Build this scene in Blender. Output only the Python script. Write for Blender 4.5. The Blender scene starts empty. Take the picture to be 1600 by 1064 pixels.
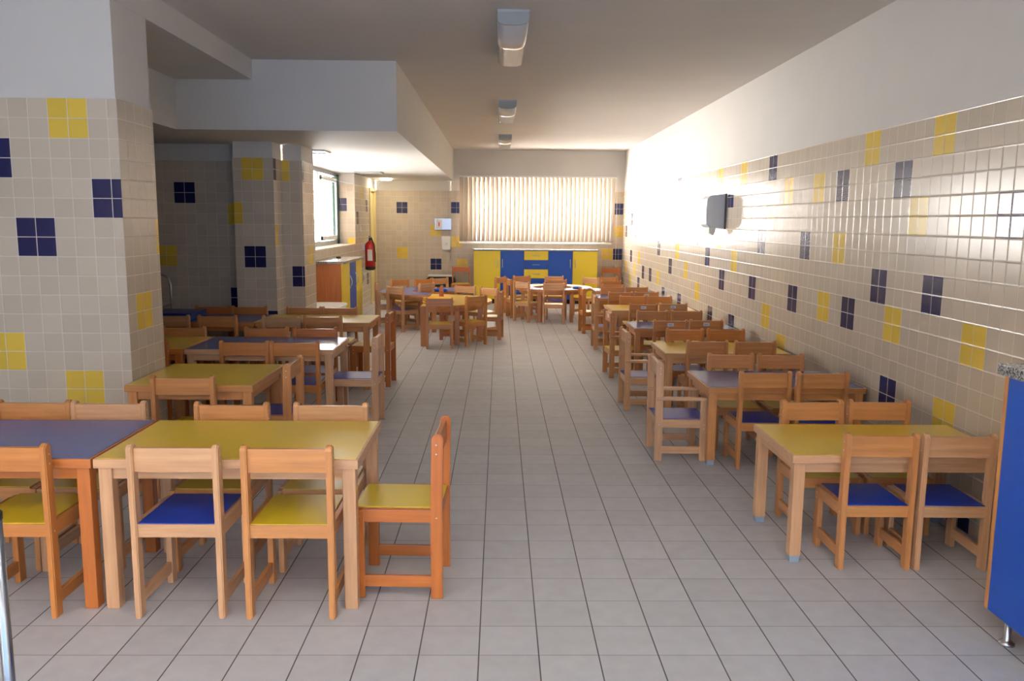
import bpy, bmesh, math, random
from mathutils import Matrix, Vector
random.seed(7)
S = bpy.context.scene
COL = S.collection

# ------------------------------------------------------------------ camera
F, PITCH, YAW, ROLL, HGT = 1295.71, 0.1429, 0.0161, 0.0085, 1.4316
cp, sp, cy, sy = math.cos(PITCH), math.sin(PITCH), math.cos(YAW), math.sin(YAW)
fwd = Vector((sy*cp, cy*cp, -sp)); rt = Vector((cy, -sy, 0)); up = rt.cross(fwd)
r_ = rt*math.cos(ROLL) + up*math.sin(ROLL); u_ = up*math.cos(ROLL) - rt*math.sin(ROLL)
cd = bpy.data.cameras.new('camera'); cam = bpy.data.objects.new('camera', cd); COL.objects.link(cam)
cd.sensor_width = 36; cd.lens = 36*F/1600; cd.clip_start = .05; cd.clip_end = 100
m = Matrix((r_, u_, -fwd)).transposed().to_4x4(); m.translation = (0, 0, HGT)
cam.matrix_world = m
S.camera = cam
# ------------------------------------------------------------------ sky light and exposure
S.view_settings.view_transform = 'Standard'; S.view_settings.look = 'None'
S.view_settings.gamma = 1; S.view_settings.use_curve_mapping = False
S.view_settings.exposure = -0.08
W = bpy.data.worlds.new('sky'); S.world = W; W.use_nodes = True
nt = W.node_tree; nt.nodes.clear()
out = nt.nodes.new('ShaderNodeOutputWorld'); bg = nt.nodes.new('ShaderNodeBackground')
tc = nt.nodes.new('ShaderNodeTexCoord'); sx = nt.nodes.new('ShaderNodeSeparateXYZ')
rmp = nt.nodes.new('ShaderNodeValToRGB'); mp = nt.nodes.new('ShaderNodeMapRange')
nt.links.new(tc.outputs['Generated'], sx.inputs[0]); 
zz = nt.nodes.new('ShaderNodeMapRange'); zz.inputs[1].default_value = .45; zz.inputs[2].default_value = .65; zz.inputs[4].default_value = -1.6
ad = nt.nodes.new('ShaderNodeMath'); nt.links.new(sx.outputs['Z'], zz.inputs[0]); nt.links.new(zz.outputs[0], ad.inputs[0]); nt.links.new(sx.outputs['Y'], ad.inputs[1])
nt.links.new(ad.outputs[0], mp.inputs[0])
mp.inputs[1].default_value = -1; mp.inputs[2].default_value = 1
rmp.color_ramp.elements[0].position = .2; rmp.color_ramp.elements[0].color = (.0195, .0275, .042, 1)
rmp.color_ramp.elements[1].position = .34; rmp.color_ramp.elements[1].color = (1, .965, .925, 1)
nt.links.new(mp.outputs[0], rmp.inputs[0]); nt.links.new(rmp.outputs[0], bg.inputs[0])
xm = nt.nodes.new('ShaderNodeMapRange'); xm.inputs[1].default_value = -.45; xm.inputs[2].default_value = -.3; xm.inputs[3].default_value = 48; xm.inputs[4].default_value = 106
nt.links.new(sx.outputs['X'], xm.inputs[0]); zf = nt.nodes.new('ShaderNodeMapRange'); zf.inputs[1].default_value = .5; zf.inputs[2].default_value = .75; zf.inputs[3].default_value = 1; zf.inputs[4].default_value = .05
ml = nt.nodes.new('ShaderNodeMath'); ml.operation = 'MULTIPLY'; nt.links.new(sx.outputs['Z'], zf.inputs[0]); nt.links.new(zf.outputs[0], ml.inputs[0]); nt.links.new(xm.outputs[0], ml.inputs[1])
nt.links.new(ml.outputs[0], bg.inputs[1])
nt.links.new(bg.outputs[0], out.inputs[0])

def portal(name, loc, rot, sx_, sy_):
    l = bpy.data.lights.new(name, 'AREA'); l.shape = 'RECTANGLE'; l.size = sx_; l.size_y = sy_
    l.cycles.is_portal = True
    o = bpy.data.objects.new(name, l); COL.objects.link(o); o.location = loc; o.rotation_euler = rot
H2 = math.pi/2
portal('portal_back_window', (.67, 15.12, 1.62), (-H2, 0, 0), 2.7, 1.15)
portal('portal_side_window', (-2.55, 10.85, 1.6), (0, -H2, 0), 1.1, 3.95)
portal('portal_entrance', (-.3, -2.02, 1.25), (H2, 0, 0), 4.4, 2.4)
portal('portal_added_rooflight', (-.3, -.2, 5.88), (0, 0, 0), 3.8, 2.8)  # rooflight added out of view to bring daylight onto the near floor

# ------------------------------------------------------------------ materials
def mat(name, base, rough=.5, metal=0, spec=.5, coat=0, trans=0):
    m_ = bpy.data.materials.new(name); m_.use_nodes = True
    b = m_.node_tree.nodes['Principled BSDF']
    b.inputs['Base Color'].default_value = (*base, 1); b.inputs['Roughness'].default_value = rough
    b.inputs['Metallic'].default_value = metal; b.inputs['Specular IOR Level'].default_value = spec
    b.inputs['Coat Weight'].default_value = coat; b.inputs['Coat Roughness'].default_value = .15
    b.inputs['Transmission Weight'].default_value = trans
    return m_
def N(m_, t): return m_.node_tree.nodes.new(t)
def L(m_, a, b): m_.node_tree.links.new(a, b)
def s2l(*c): return tuple((x/255/12.92 if x/255 <= .04045 else ((x/255+.055)/1.055)**2.4) for x in c)

def noisy(m_, scale, amount, c1, c2, vec=None, bump=0, detail=3):
    b = m_.node_tree.nodes['Principled BSDF']
    t = N(m_, 'ShaderNodeTexCoord'); mpg = N(m_, 'ShaderNodeMapping'); n = N(m_, 'ShaderNodeTexNoise')
    L(m_, t.outputs['Object'], mpg.inputs[0]); L(m_, mpg.outputs[0], n.inputs[0])
    mpg.inputs['Scale'].default_value = vec or (1, 1, 1)
    n.inputs['Scale'].default_value = scale; n.inputs['Detail'].default_value = detail
    r = N(m_, 'ShaderNodeValToRGB'); r.color_ramp.elements[0].position = .5-amount; r.color_ramp.elements[1].position = .5+amount
    r.color_ramp.elements[0].color = (*c1, 1); r.color_ramp.elements[1].color = (*c2, 1)
    L(m_, n.outputs[0], r.inputs[0]); L(m_, r.outputs[0], b.inputs['Base Color'])
    if bump:
        bp_ = N(m_, 'ShaderNodeBump'); bp_.inputs['Strength'].default_value = bump; bp_.inputs['Distance'].default_value = .002
        L(m_, n.outputs[0], bp_.inputs['Height']); L(m_, bp_.outputs[0], b.inputs['Normal'])
    return m_, r, b

def wood(name, vec):
    m_ = mat(name, (.5, .3, .15), .33, spec=.5)
    m_, r, b = noisy(m_, 1.0, .28, (.72, .66, .60), (1.0, 1.0, 1.0), vec, detail=5)
    oi = N(m_, 'ShaderNodeObjectInfo'); mx = N(m_, 'ShaderNodeMix'); mx.data_type = 'RGBA'; mx.blend_type = 'MULTIPLY'
    mx.inputs['Factor'].default_value = 1
    L(m_, oi.outputs['Color'], mx.inputs['A']); L(m_, r.outputs[0], mx.inputs['B']); L(m_, mx.outputs['Result'], b.inputs['Base Color'])
    return m_
WX = wood('beech_grain_x', (4, 60, 60)); WY = wood('beech_grain_y', (60, 4, 60)); WZ = wood('beech_grain_z', (60, 60, 4))
WOODC = [s2l(209, 146, 88), s2l(202, 132, 68), s2l(220, 172, 128), s2l(208, 145, 90), s2l(194, 114, 52), s2l(219, 166, 114)]

def tile(name, c, rough=.2):
    """one 10 cm wall tile per UV unit, with raised glazed centre and matt grout"""
    m_ = mat(name, c, rough, spec=.28)
    nt_ = m_.node_tree; b = nt_.nodes['Principled BSDF']
    uv = N(m_, 'ShaderNodeUVMap'); fr = N(m_, 'ShaderNodeVectorMath'); fr.operation = 'FRACTION'; L(m_, uv.outputs[0], fr.inputs[0])
    ab = N(m_, 'ShaderNodeVectorMath'); ab.operation = 'SUBTRACT'; L(m_, fr.outputs[0], ab.inputs[0]); ab.inputs[1].default_value = (.5, .5, 0)
    a2 = N(m_, 'ShaderNodeVectorMath'); a2.operation = 'ABSOLUTE'; L(m_, ab.outputs[0], a2.inputs[0])
    s_ = N(m_, 'ShaderNodeSeparateXYZ'); L(m_, a2.outputs[0], s_.inputs[0])
    mxx = N(m_, 'ShaderNodeMath'); mxx.operation = 'MAXIMUM'; L(m_, s_.outputs[0], mxx.inputs[0]); L(m_, s_.outputs[1], mxx.inputs[1])
    gt = N(m_, 'ShaderNodeMapRange'); L(m_, mxx.outputs[0], gt.inputs[0])
    gt.inputs[1].default_value = .478; gt.inputs[2].default_value = .484
    mc = N(m_, 'ShaderNodeMix'); mc.data_type = 'RGBA'; L(m_, gt.outputs[0], mc.inputs['Factor'])
    # slight shade difference from tile to tile
    fl = N(m_, 'ShaderNodeVectorMath'); fl.operation = 'FLOOR'; L(m_, uv.outputs[0], fl.inputs[0])
    wn = N(m_, 'ShaderNodeTexWhiteNoise'); wn.noise_dimensions = '2D'; L(m_, fl.outputs[0], wn.inputs['Vector'])
    hsv = N(m_, 'ShaderNodeHueSaturation'); hsv.inputs['Color'].default_value = (*c, 1)
    mr = N(m_, 'ShaderNodeMapRange'); L(m_, wn.outputs['Value'], mr.inputs[0]); mr.inputs[3].default_value = .95; mr.inputs[4].default_value = 1.05
    L(m_, mr.outputs[0], hsv.inputs['Value']); L(m_, hsv.outputs[0], mc.inputs['A'])
    mc.inputs['B'].default_value = (*s2l(218, 208, 194), 1)
    L(m_, mc.outputs['Result'], b.inputs['Base Color'])
    rr = N(m_, 'ShaderNodeMapRange'); L(m_, gt.outputs[0], rr.inputs[0]); rr.inputs[3].default_value = rough; rr.inputs[4].default_value = .7
    L(m_, rr.outputs[0], b.inputs['Roughness'])
    ed = N(m_, 'ShaderNodeMapRange'); L(m_, mxx.outputs[0], ed.inputs[0]); ed.inputs[1].default_value = .44; ed.inputs[2].default_value = .485
    ed.inputs[3].default_value = 1; ed.inputs[4].default_value = 0
    # each tile sits at its own slight tilt
    tilt = N(m_, 'ShaderNodeVectorMath'); tilt.operation = 'SUBTRACT'; L(m_, wn.outputs['Color'], tilt.inputs[0]); tilt.inputs[1].default_value = (.5, .5, .5)
    dt = N(m_, 'ShaderNodeVectorMath'); dt.operation = 'DOT_PRODUCT'; L(m_, tilt.outputs[0], dt.inputs[0]); L(m_, ab.outputs[0], dt.inputs[1])
    ml = N(m_, 'ShaderNodeMath'); ml.operation = 'MULTIPLY_ADD'; L(m_, dt.outputs['Value'], ml.inputs[0]); ml.inputs[1].default_value = .9
    L(m_, ed.outputs[0], ml.inputs[2])
    bp_ = N(m_, 'ShaderNodeBump'); bp_.inputs['Strength'].default_value = .55; bp_.inputs['Distance'].default_value = .0012
    L(m_, ml.outputs[0], bp_.inputs['Height']); L(m_, bp_.outputs[0], b.inputs['Normal'])
    return m_
T_CREAM = tile('cream_wall_tile', s2l(202, 188, 168))
T_YEL = tile('yellow_wall_tile', s2l(224, 190, 76)); T_NAVY = tile('navy_wall_tile', s2l(34, 34, 78))
PLASTER, _, _ = noisy(mat('white_plaster', (.8, .78, .75), .8), 3, .3, s2l(214, 209, 202), s2l(219, 214, 207), bump=.05)
CEIL, _, _ = noisy(mat('ceiling_paint', (.7, .66, .62), .85), 2, .3, s2l(212, 204, 196), s2l(218, 210, 202), bump=.05)

def floor_mat():
    m_ = mat('grey_floor_tile', (.5, .5, .5), .5, spec=.35)
    b = m_.node_tree.nodes['Principled BSDF']
    t = N(m_, 'ShaderNodeTexCoord'); mpg = N(m_, 'ShaderNodeMapping'); L(m_, t.outputs['Object'], mpg.inputs[0])
    mpg.inputs['Scale'].default_value = (5, 5, 5); mpg.inputs['Location'].default_value = (.3004, -12.9288+13, 0)
    fr = N(m_, 'ShaderNodeVectorMath'); fr.operation = 'FRACTION'; L(m_, mpg.outputs[0], fr.inputs[0])
    ab = N(m_, 'ShaderNodeVectorMath'); ab.operation = 'SUBTRACT'; L(m_, fr.outputs[0], ab.inputs[0]); ab.inputs[1].default_value = (.5, .5, 0)
    a2 = N(m_, 'ShaderNodeVectorMath'); a2.operation = 'ABSOLUTE'; L(m_, ab.outputs[0], a2.inputs[0])
    s_ = N(m_, 'ShaderNodeSeparateXYZ'); L(m_, a2.outputs[0], s_.inputs[0])
    gx = N(m_, 'ShaderNodeMapRange'); L(m_, s_.outputs[0], gx.inputs[0]); gx.inputs[1].default_value = .486; gx.inputs[2].default_value = .492
    gy = N(m_, 'ShaderNodeMapRange'); L(m_, s_.outputs[1], gy.inputs[0]); gy.inputs[1].default_value = .488; gy.inputs[2].default_value = .494
    gy.inputs[4].default_value = .6
    g = N(m_, 'ShaderNodeMath'); g.operation = 'MAXIMUM'; L(m_, gx.outputs[0], g.inputs[0]); L(m_, gy.outputs[0], g.inputs[1])
    fl = N(m_, 'ShaderNodeVectorMath'); fl.operation = 'FLOOR'; L(m_, mpg.outputs[0], fl.inputs[0])
    wn = N(m_, 'ShaderNodeTexWhiteNoise'); wn.noise_dimensions = '2D'; L(m_, fl.outputs[0], wn.inputs['Vector'])
    n = N(m_, 'ShaderNodeTexNoise'); n.inputs['Scale'].default_value = 14; n.inputs['Detail'].default_value = 6; L(m_, t.outputs['Object'], n.inputs[0])
    ad = N(m_, 'ShaderNodeMath'); ad.operation = 'MULTIPLY_ADD'; L(m_, wn.outputs['Value'], ad.inputs[0]); ad.inputs[1].default_value = .35
    L(m_, n.outputs[0], ad.inputs[2])
    r = N(m_, 'ShaderNodeValToRGB'); r.color_ramp.elements[0].position = .3; r.color_ramp.elements[1].position = 1.0
    r.color_ramp.elements[0].color = (*s2l(194, 193, 194), 1); r.color_ramp.elements[1].color = (*s2l(210, 209, 210), 1)
    L(m_, ad.outputs[0], r.inputs[0])
    mc = N(m_, 'ShaderNodeMix'); mc.data_type = 'RGBA'; L(m_, g.outputs[0], mc.inputs['Factor']); L(m_, r.outputs[0], mc.inputs['A'])
    mc.inputs['B'].default_value = (*s2l(84, 78, 76), 1); L(m_, mc.outputs['Result'], b.inputs['Base Color'])
    inv = N(m_, 'ShaderNodeMath'); inv.operation = 'SUBTRACT'; inv.inputs[0].default_value = 1; L(m_, g.outputs[0], inv.inputs[1])
    bp_ = N(m_, 'ShaderNodeBump'); bp_.inputs['Strength'].default_value = .5; bp_.inputs['Distance'].default_value = .001
    L(m_, inv.outputs[0], bp_.inputs['Height']); L(m_, bp_.outputs[0], b.inputs['Normal'])
    return m_
FLOOR = floor_mat()
LAM_Y = mat('yellow_laminate', s2l(226, 190, 62), .28, spec=.55)
LAM_B = mat('blue_laminate', s2l(70, 88, 150), .26, spec=.6)
SEAT_Y = mat('yellow_seat_laminate', s2l(224, 196, 40), .3)
SEAT_B = mat('blue_seat_laminate', s2l(14, 58, 168), .3)
STEEL = mat('brushed_steel', (.62, .63, .65), .3, metal=1)
FOOT = mat('grey_plastic_foot', s2l(150, 165, 180), .4)
SCREW = mat('zinc_screw', (.7, .7, .7), .35, metal=.8)
D_YEL = mat('yellow_cabinet_front', s2l(232, 205, 52), .4); D_BLU = mat('blue_cabinet_front', s2l(20, 74, 168), .4)
D_DBLU = mat('deep_blue_cabinet_front', s2l(0, 74, 172), .35)
GRAN, _, _ = noisy(mat('speckled_granite', (.4, .4, .4), .25), 170, .12, s2l(60, 58, 58), s2l(190, 186, 180), detail=2)
WHITE = mat('white_plastic', s2l(235, 235, 232), .35); BLACK = mat('black_plastic', s2l(16, 16, 18), .35)
GREY = mat('grey_plastic', s2l(222, 226, 230), .22); RED = mat('red_paint', s2l(190, 18, 24), .3, coat=.5)
CREAMWOOD = mat('pale_yellow_door_paint', s2l(226, 208, 148), .5)
GREENF = mat('dark_green_aluminium', s2l(24, 58, 52), .4); ALU = mat('grey_aluminium', s2l(170, 176, 180), .4, metal=.4)
PAPER = mat('white_paper', s2l(240, 238, 232), .8)
STICK = mat('pale_blue_sticker', s2l(210, 222, 236), .5); STICKP = mat('sticker_print', s2l(110, 130, 170), .6)
B_TRAY = mat('blue_plastic', s2l(30, 90, 190), .3); Y_TRAY = mat('yellow_plastic', s2l(245, 180, 20), .35)
MAT_B = mat('blue_vinyl', s2l(18, 48, 120), .45)
def glass(name):
    m_ = bpy.data.materials.new(name); m_.use_nodes = True; n_ = m_.node_tree; n_.nodes.clear()
    o = n_.nodes.new('ShaderNodeOutputMaterial'); mx = n_.nodes.new('ShaderNodeMixShader'); t = n_.nodes.new('ShaderNodeBsdfTransparent'); g = n_.nodes.new('ShaderNodeBsdfGlossy')
    g.inputs['Roughness'].default_value = .02; mx.inputs[0].default_value = .08
    n_.links.new(t.outputs[0], mx.inputs[1]); n_.links.new(g.outputs[0], mx.inputs[2]); n_.links.new(mx.outputs[0], o.inputs[0])
    return m_
GLASS = glass('window_glass')
def slatmat():
    m_ = bpy.data.materials.new('beige_blind_fabric'); m_.use_nodes = True; n_ = m_.node_tree; n_.nodes.clear()
    o = n_.nodes.new('ShaderNodeOutputMaterial'); mx = n_.nodes.new('ShaderNodeMixShader'); d = n_.nodes.new('ShaderNodeBsdfDiffuse'); t = n_.nodes.new('ShaderNodeBsdfTranslucent')
    d.inputs[0].default_value = (*s2l(226, 212, 196), 1); t.inputs[0].default_value = (*s2l(226, 212, 198), 1); mx.inputs[0].default_value = .10
    n_.links.new(d.outputs[0], mx.inputs[1]); n_.links.new(t.outputs[0], mx.inputs[2]); n_.links.new(mx.outputs[0], o.inputs[0])
    return m_
SLAT = slatmat()
def diffuser():
    m_ = mat('clear_ribbed_acrylic', (.86, .87, .88), .12, metal=.5)
    b = m_.node_tree.nodes['Principled BSDF']; t = N(m_, 'ShaderNodeTexCoord'); w = N(m_, 'ShaderNodeTexWave')
    w.inputs['Scale'].default_value = 26; L(m_, t.outputs['Object'], w.inputs[0])
    bp_ = N(m_, 'ShaderNodeBump'); bp_.inputs['Strength'].default_value = .12; bp_.inputs['Distance'].default_value = .002
    L(m_, w.outputs[0], bp_.inputs['Height']); L(m_, bp_.outputs[0], b.inputs['Normal'])
    return m_
DIFF = diffuser()
ENDC = mat('grey_end_cap', s2l(158, 164, 162), .45)
DSTEEL = mat('dark_chrome', (.28, .31, .36), .25, metal=1)

# ------------------------------------------------------------------ mesh helpers
class MB:
    def __init__(s): s.bm = bmesh.new(); s.mats = []
    def mi(s, m_):
        if m_ not in s.mats: s.mats.append(m_)
        return s.mats.index(m_)
    def box(s, x0, x1, y0, y1, z0, z1, m_, bev=0.0):
        n0 = len(s.bm.faces)
        g = bmesh.ops.create_cube(s.bm, size=1)
        for v in g['verts']:
            v.co = Vector(((x0+x1)/2+v.co.x*(x1-x0), (y0+y1)/2+v.co.y*(y1-y0), (z0+z1)/2+v.co.z*(z1-z0)))
        i = s.mi(m_)
        fs = {f for v in g['verts'] for f in v.link_faces}
        for f in fs: f.material_index = i
        if bev:
            es = list({e for v in g['verts'] for e in v.link_edges})
            r = bmesh.ops.bevel(s.bm, geom=es, offset=bev, segments=2, affect='EDGES', profile=.6)
            for f in r['faces']: f.material_index = i
        return s
    def prism(s, pts, axis, a0, a1, m_, bev=0.0):
        """extrude a closed 2D outline along axis ('x','y','z')"""
        def P(p, a): return {'x': (a, p[0], p[1]), 'y': (p[0], a, p[1]), 'z': (p[0], p[1], a)}[axis]
        lo = [s.bm.verts.new(P(p, a0)) for p in pts]; hi = [s.bm.verts.new(P(p, a1)) for p in pts]
        i = s.mi(m_); fs = [s.bm.faces.new(lo), s.bm.faces.new(hi[::-1])]
        for k in range(len(pts)): fs.append(s.bm.faces.new((lo[k-1], lo[k], hi[k], hi[k-1])))
        for f in fs: f.material_index = i
        bmesh.ops.recalc_face_normals(s.bm, faces=fs)
        if bev:
            es = list(set(fs[0].edges) | set(fs[1].edges))
            r = bmesh.ops.bevel(s.bm, geom=es, offset=bev, segments=2, affect='EDGES')
            for f in r['faces']: f.material_index = i
        return s
    def tube(s, pts, r, m_, n=10, cap=True, smooth=True):
        i = s.mi(m_); rings = []; pts = [Vector(p) for p in pts]
        rs = r if isinstance(r, (list, tuple)) else [r]*len(pts)
        for k, p in enumerate(pts):
            d = (pts[min(k+1, len(pts)-1)]-pts[max(k-1, 0)]).normalized()
            a = d.cross(Vector((0, 0, 1)) if abs(d.z) < .9 else Vector((1, 0, 0))).normalized(); b = d.cross(a)
            rings.append([s.bm.verts.new(p+(a*math.cos(t)+b*math.sin(t))*rs[k]) for t in [2*math.pi*q/n for q in range(n)]])
        fs = []
        for A, B in zip(rings, rings[1:]):
            for q in range(n):
                f = s.bm.faces.new((A[q-1], A[q], B[q], B[q-1])); f.smooth = smooth; fs.append(f)
        if cap: fs += [s.bm.faces.new(rings[0]), s.bm.faces.new(rings[-1][::-1])]
        for f in fs: f.material_index = i
        bmesh.ops.recalc_face_normals(s.bm, faces=fs)
        return s
    def lathe(s, prof, m_, n=24, c=(0, 0)):
        i = s.mi(m_); rings = []
        for r, z in prof: rings.append([s.bm.verts.new((c[0]+r*math.cos(2*math.pi*q/n), c[1]+r*math.sin(2*math.pi*q/n), z)) for q in range(n)])
        fs = []
        for A, B in zip(rings, rings[1:]):
            for q in range(n):
                f = s.bm.faces.new((A[q-1], A[q], B[q], B[q-1])); f.smooth = True; fs.append(f)
        fs += [s.bm.faces.new(rings[0]), s.bm.faces.new(rings[-1][::-1])]
        for f in fs: f.material_index = i
        bmesh.ops.recalc_face_normals(s.bm, faces=fs)
        return s
    def build(s, name, parent=None, color=None):
        me = bpy.data.meshes.new(name); s.bm.to_mesh(me); s.bm.free()
        for m_ in s.mats: me.materials.append(m_)
        o = bpy.data.objects.new(name, me); COL.objects.link(o)
        if parent: o.parent = parent
        if color: o.color = (*color, 1)
        return o
def thing(name, label, cat, loc=(0, 0, 0), rz=0, group=None):
    o = bpy.data.objects.new(name, None); COL.objects.link(o); o.empty_display_size = .1
    o.location = loc; o.rotation_euler = (0, 0, rz); o['label'] = label; o['category'] = cat
    if group: o['group'] = group
    return o
def tag(o, label, cat, group=None):
    o['label'] = label; o['category'] = cat
    if group: o['group'] = group
    return o
def structure(o): o['kind'] = 'structure'; return o
def dup(root, loc, rz, label, group, color=None, seat=None):
    r = root.copy(); COL.objects.link(r); r.location = loc; r.rotation_euler = (0, 0, rz); r['label'] = label; r['group'] = group
    for ch in list(root.children):
        c = ch.copy(); COL.objects.link(c); c.parent = r
        if color: c.color = (*color, 1)
        for g in ch.children:
            d = g.copy(); COL.objects.link(d); d.parent = c
            if color: d.color = (*color, 1)
    return r

# ------------------------------------------------------------------ room shell
def wall_cells(b, plane, val, u0, u1, z0, ztop, zc, off, blocks, holes=(), flip=False, trim=(0, 0)):
    """tiled surface on a vertical plane: 'x' plane runs along y, 'y' plane along x; plaster above ztop up to zc"""
    uv = b.bm.loops.layers.uv.verify()
    def P(u, z, d=0): return (val+d, u, z) if plane == 'x' else (u, val+d, z)
    us = {u0, u1}; k = math.ceil((u0-off)/.1+1e-6)
    while off+k*.1 < u1-1e-6: us.add(round(off+k*.1, 4)); k += 1
    zs = {z0, ztop}; k = 1
    while ztop-k*.1 > z0+1e-6: zs.add(round(ztop-k*.1, 4)); k += 1
    for h in holes: us |= {h[0], h[1]}; zs |= {z for z in (h[2], h[3]) if z0 < z < ztop}
    us = sorted(u for u in us if u0-1e-6 <= u <= u1+1e-6); zs = sorted(zs)
    acc = {}
    for c, bu, br in blocks:
        for i in (0, 1):
            for j in (0, 1): acc[(round((bu-off)/.1)+i, br+j)] = c
    for a, a2 in zip(us, us[1:]):
        for z, z2 in zip(zs, zs[1:]):
            mu, mz = (a+a2)/2, (z+z2)/2
            if any(h[0] < mu < h[1] and h[2] < mz < h[3] for h in holes): continue
            c = acc.get((math.floor((mu-off)/.1), math.floor((ztop-mz)/.1)))
            f = b.bm.faces.new([b.bm.verts.new(P(*q)) for q in ((a, z), (a2, z), (a2, z2), (a, z2))])
            for lp, (uu, zz) in zip(f.loops, ((a, z), (a2, z), (a2, z2), (a, z2))):
                e = 1e-4 if uu == a else -1e-4; e2 = -1e-4 if zz == z else 1e-4
                lp[uv].uv = ((uu-off)/.1+e+100, (ztop-zz)/.1+e2)
            f.material_index = b.mi({'y': T_YEL, 'n': T_NAVY}.get(c, T_CREAM))
    # plaster, set back a few millimetres behind the tile faces
    d = -.008 if flip else .008
    if zc > ztop:
        q0, q1 = u0+trim[0]*.008, u1-trim[1]*.008
        pu = sorted({q0, q1} | {x for h in holes for x in h[:2] if u0 <= x <= u1}); pz = sorted({ztop, zc} | {z for h in holes for z in h[2:] if ztop < z < zc})
        for a, a2 in zip(pu, pu[1:]):
            for z, z2 in zip(pz, pz[1:]):
                if any(h[0] < (a+a2)/2 < h[1] and h[2] < (z+z2)/2 < h[3] for h in holes): continue
                f = b.bm.faces.new([b.bm.verts.new(P(q[0], q[1], d)) for q in ((a, z), (a2, z), (a2, z2), (a, z2))]); f.material_index = b.mi(PLASTER)
        f = b.bm.faces.new([b.bm.verts.new(q) for q in (P(u0, ztop), P(u1, ztop), P(q1, ztop, d), P(q0, ztop, d))]); f.material_index = b.mi(PLASTER)
def quad(b, pts, m_):
    f = b.bm.faces.new([b.bm.verts.new(p) for p in pts]); f.material_index = b.mi(m_); return f

ZC, ZL, ZM = 2.67, 2.13, 2.515
b = MB(); b.box(-6, 2.4, -2.2, 15.3, -.1, 0, FLOOR); structure(b.build('floor'))
# main ceiling, lower ceiling over the left aisle, recessed strip
b = MB()
b.box(-6, 2.4, 1.2, 4.42, ZC, ZC+.1, CEIL); b.box(-6, 2.4, -2.2, -1.6, ZC, ZC+.1, CEIL); b.box(-6, -2.2, -1.6, 1.2, ZC, ZC+.1, CEIL); b.box(1.6, 2.4, -1.6, 1.2, ZC, ZC+.1, CEIL); b.box(-1.95, 2.4, 4.42, 15.3, ZC, ZC+.1, CEIL)  # gap left behind the camera for the added rooflight
structure(b.build('ceiling'))
# unseen shaft behind the camera, added to block low sky through the added rooflight
b = MB(); b.box(-2.3, -2.2, -1.7, 1.3, ZC+.1, 5.9, PLASTER); b.box(1.6, 1.7, -1.7, 1.3, ZC+.1, 5.9, PLASTER); b.box(-2.2, 1.6, -1.7, -1.6, ZC+.1, 5.9, PLASTER); b.box(-2.2, 1.6, 1.2, 1.3, ZC+.1, 5.9, PLASTER)
structure(b.build('added_light_shaft'))
b = MB(); b.box(-2.56, -1.95, 4.40, 6.78, ZM, ZC+.1, PLASTER); structure(b.build('ceiling_recess'))
b = MB(); b.box(-6, -2.56, 4.40, 6.78, ZL, ZC+.1, PLASTER); b.box(-6, -.82, 6.775, 15.3, ZL, ZC+.1, PLASTER); structure(b.build('ceiling_bulkhead'))
# right wall
RW = [('n', 6.675, 0), ('y', 6.275, 2), ('y', 5.675, 2), ('n', 5.275, 2), ('y', 4.875, 0), ('n', 4.475, 2), ('y', 4.075, 0), ('y', 4.275, 4), ('n', 3.475, 4), ('y', 6.675, 4), ('n', 5.875, 6), ('y', 5.275, 6), ('n', 6.075, 10), ('y', 5.475, 10), ('n', 5.075, 10), ('n', 4.675, 8), ('y', 4.475, 10), ('n', 4.075, 8), ('y', 3.675, 10), ('n', 4.475, 14), ('y', 6.675, 12), ('y', 6.275, 14), ('y', 3.875, 14), ('n', 7.075, 10), ('n', 6.875, 6), ('y', 7.675, 8), ('n', 8.075, 10), ('n', 8.675, 8), ('n', 9.075, 6), ('y', 8.275, 6), ('y', 9.075, 12), ('n', 8.475, 14), ('n', 7.675, 14), ('y', 9.675, 10), ('y', 10.175, 8), ('n', 10.575, 10), ('n', 11.375, 8), ('n', 11.775, 6), ('n', 11.975, 12), ('n', 12.575, 12), ('y', 11.375, 12), ('n', 10.975, 14), ('n', 9.975, 14), ('n', 10.375, 4), ('n', 10.175, 0), ('y', 10.675, 0), ('n', 11.375, 0), ('n', 12.575, 0), ('n', 13.375, 0), ('y', 11.675, 2), ('n', 13.775, 4), ('n', 13.375, 6), ('n', 14.375, 6), ('y', 9.475, 2), ('y', 9.075, 2), ('y', 8.275, 0), ('y', 7.475, 0), ('n', 7.875, 2), ('y', 7.275, 4), ('y', 9.975, 4), ('y', 10.875, 4), ('y', 12.775, 4), ('y', 12.975, 10), ('y', 14.275, 12), ('y', 13.375, 12), ('y', 13.775, 14), ('n', 13.775, 10), ('n', 12.975, 14), ('n', 3.675, 18), ('y', 2.875, 2), ('n', 2.475, 8), ('y', 1.875, 4), ('y', 5.075, 16), ('n', 6.875, 18)]
b = MB(); wall_cells(b, 'x', 2.2, -2.0, 15.0, 0, 1.975, ZC, .075, RW); structure(b.build('wall_right'))
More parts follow.
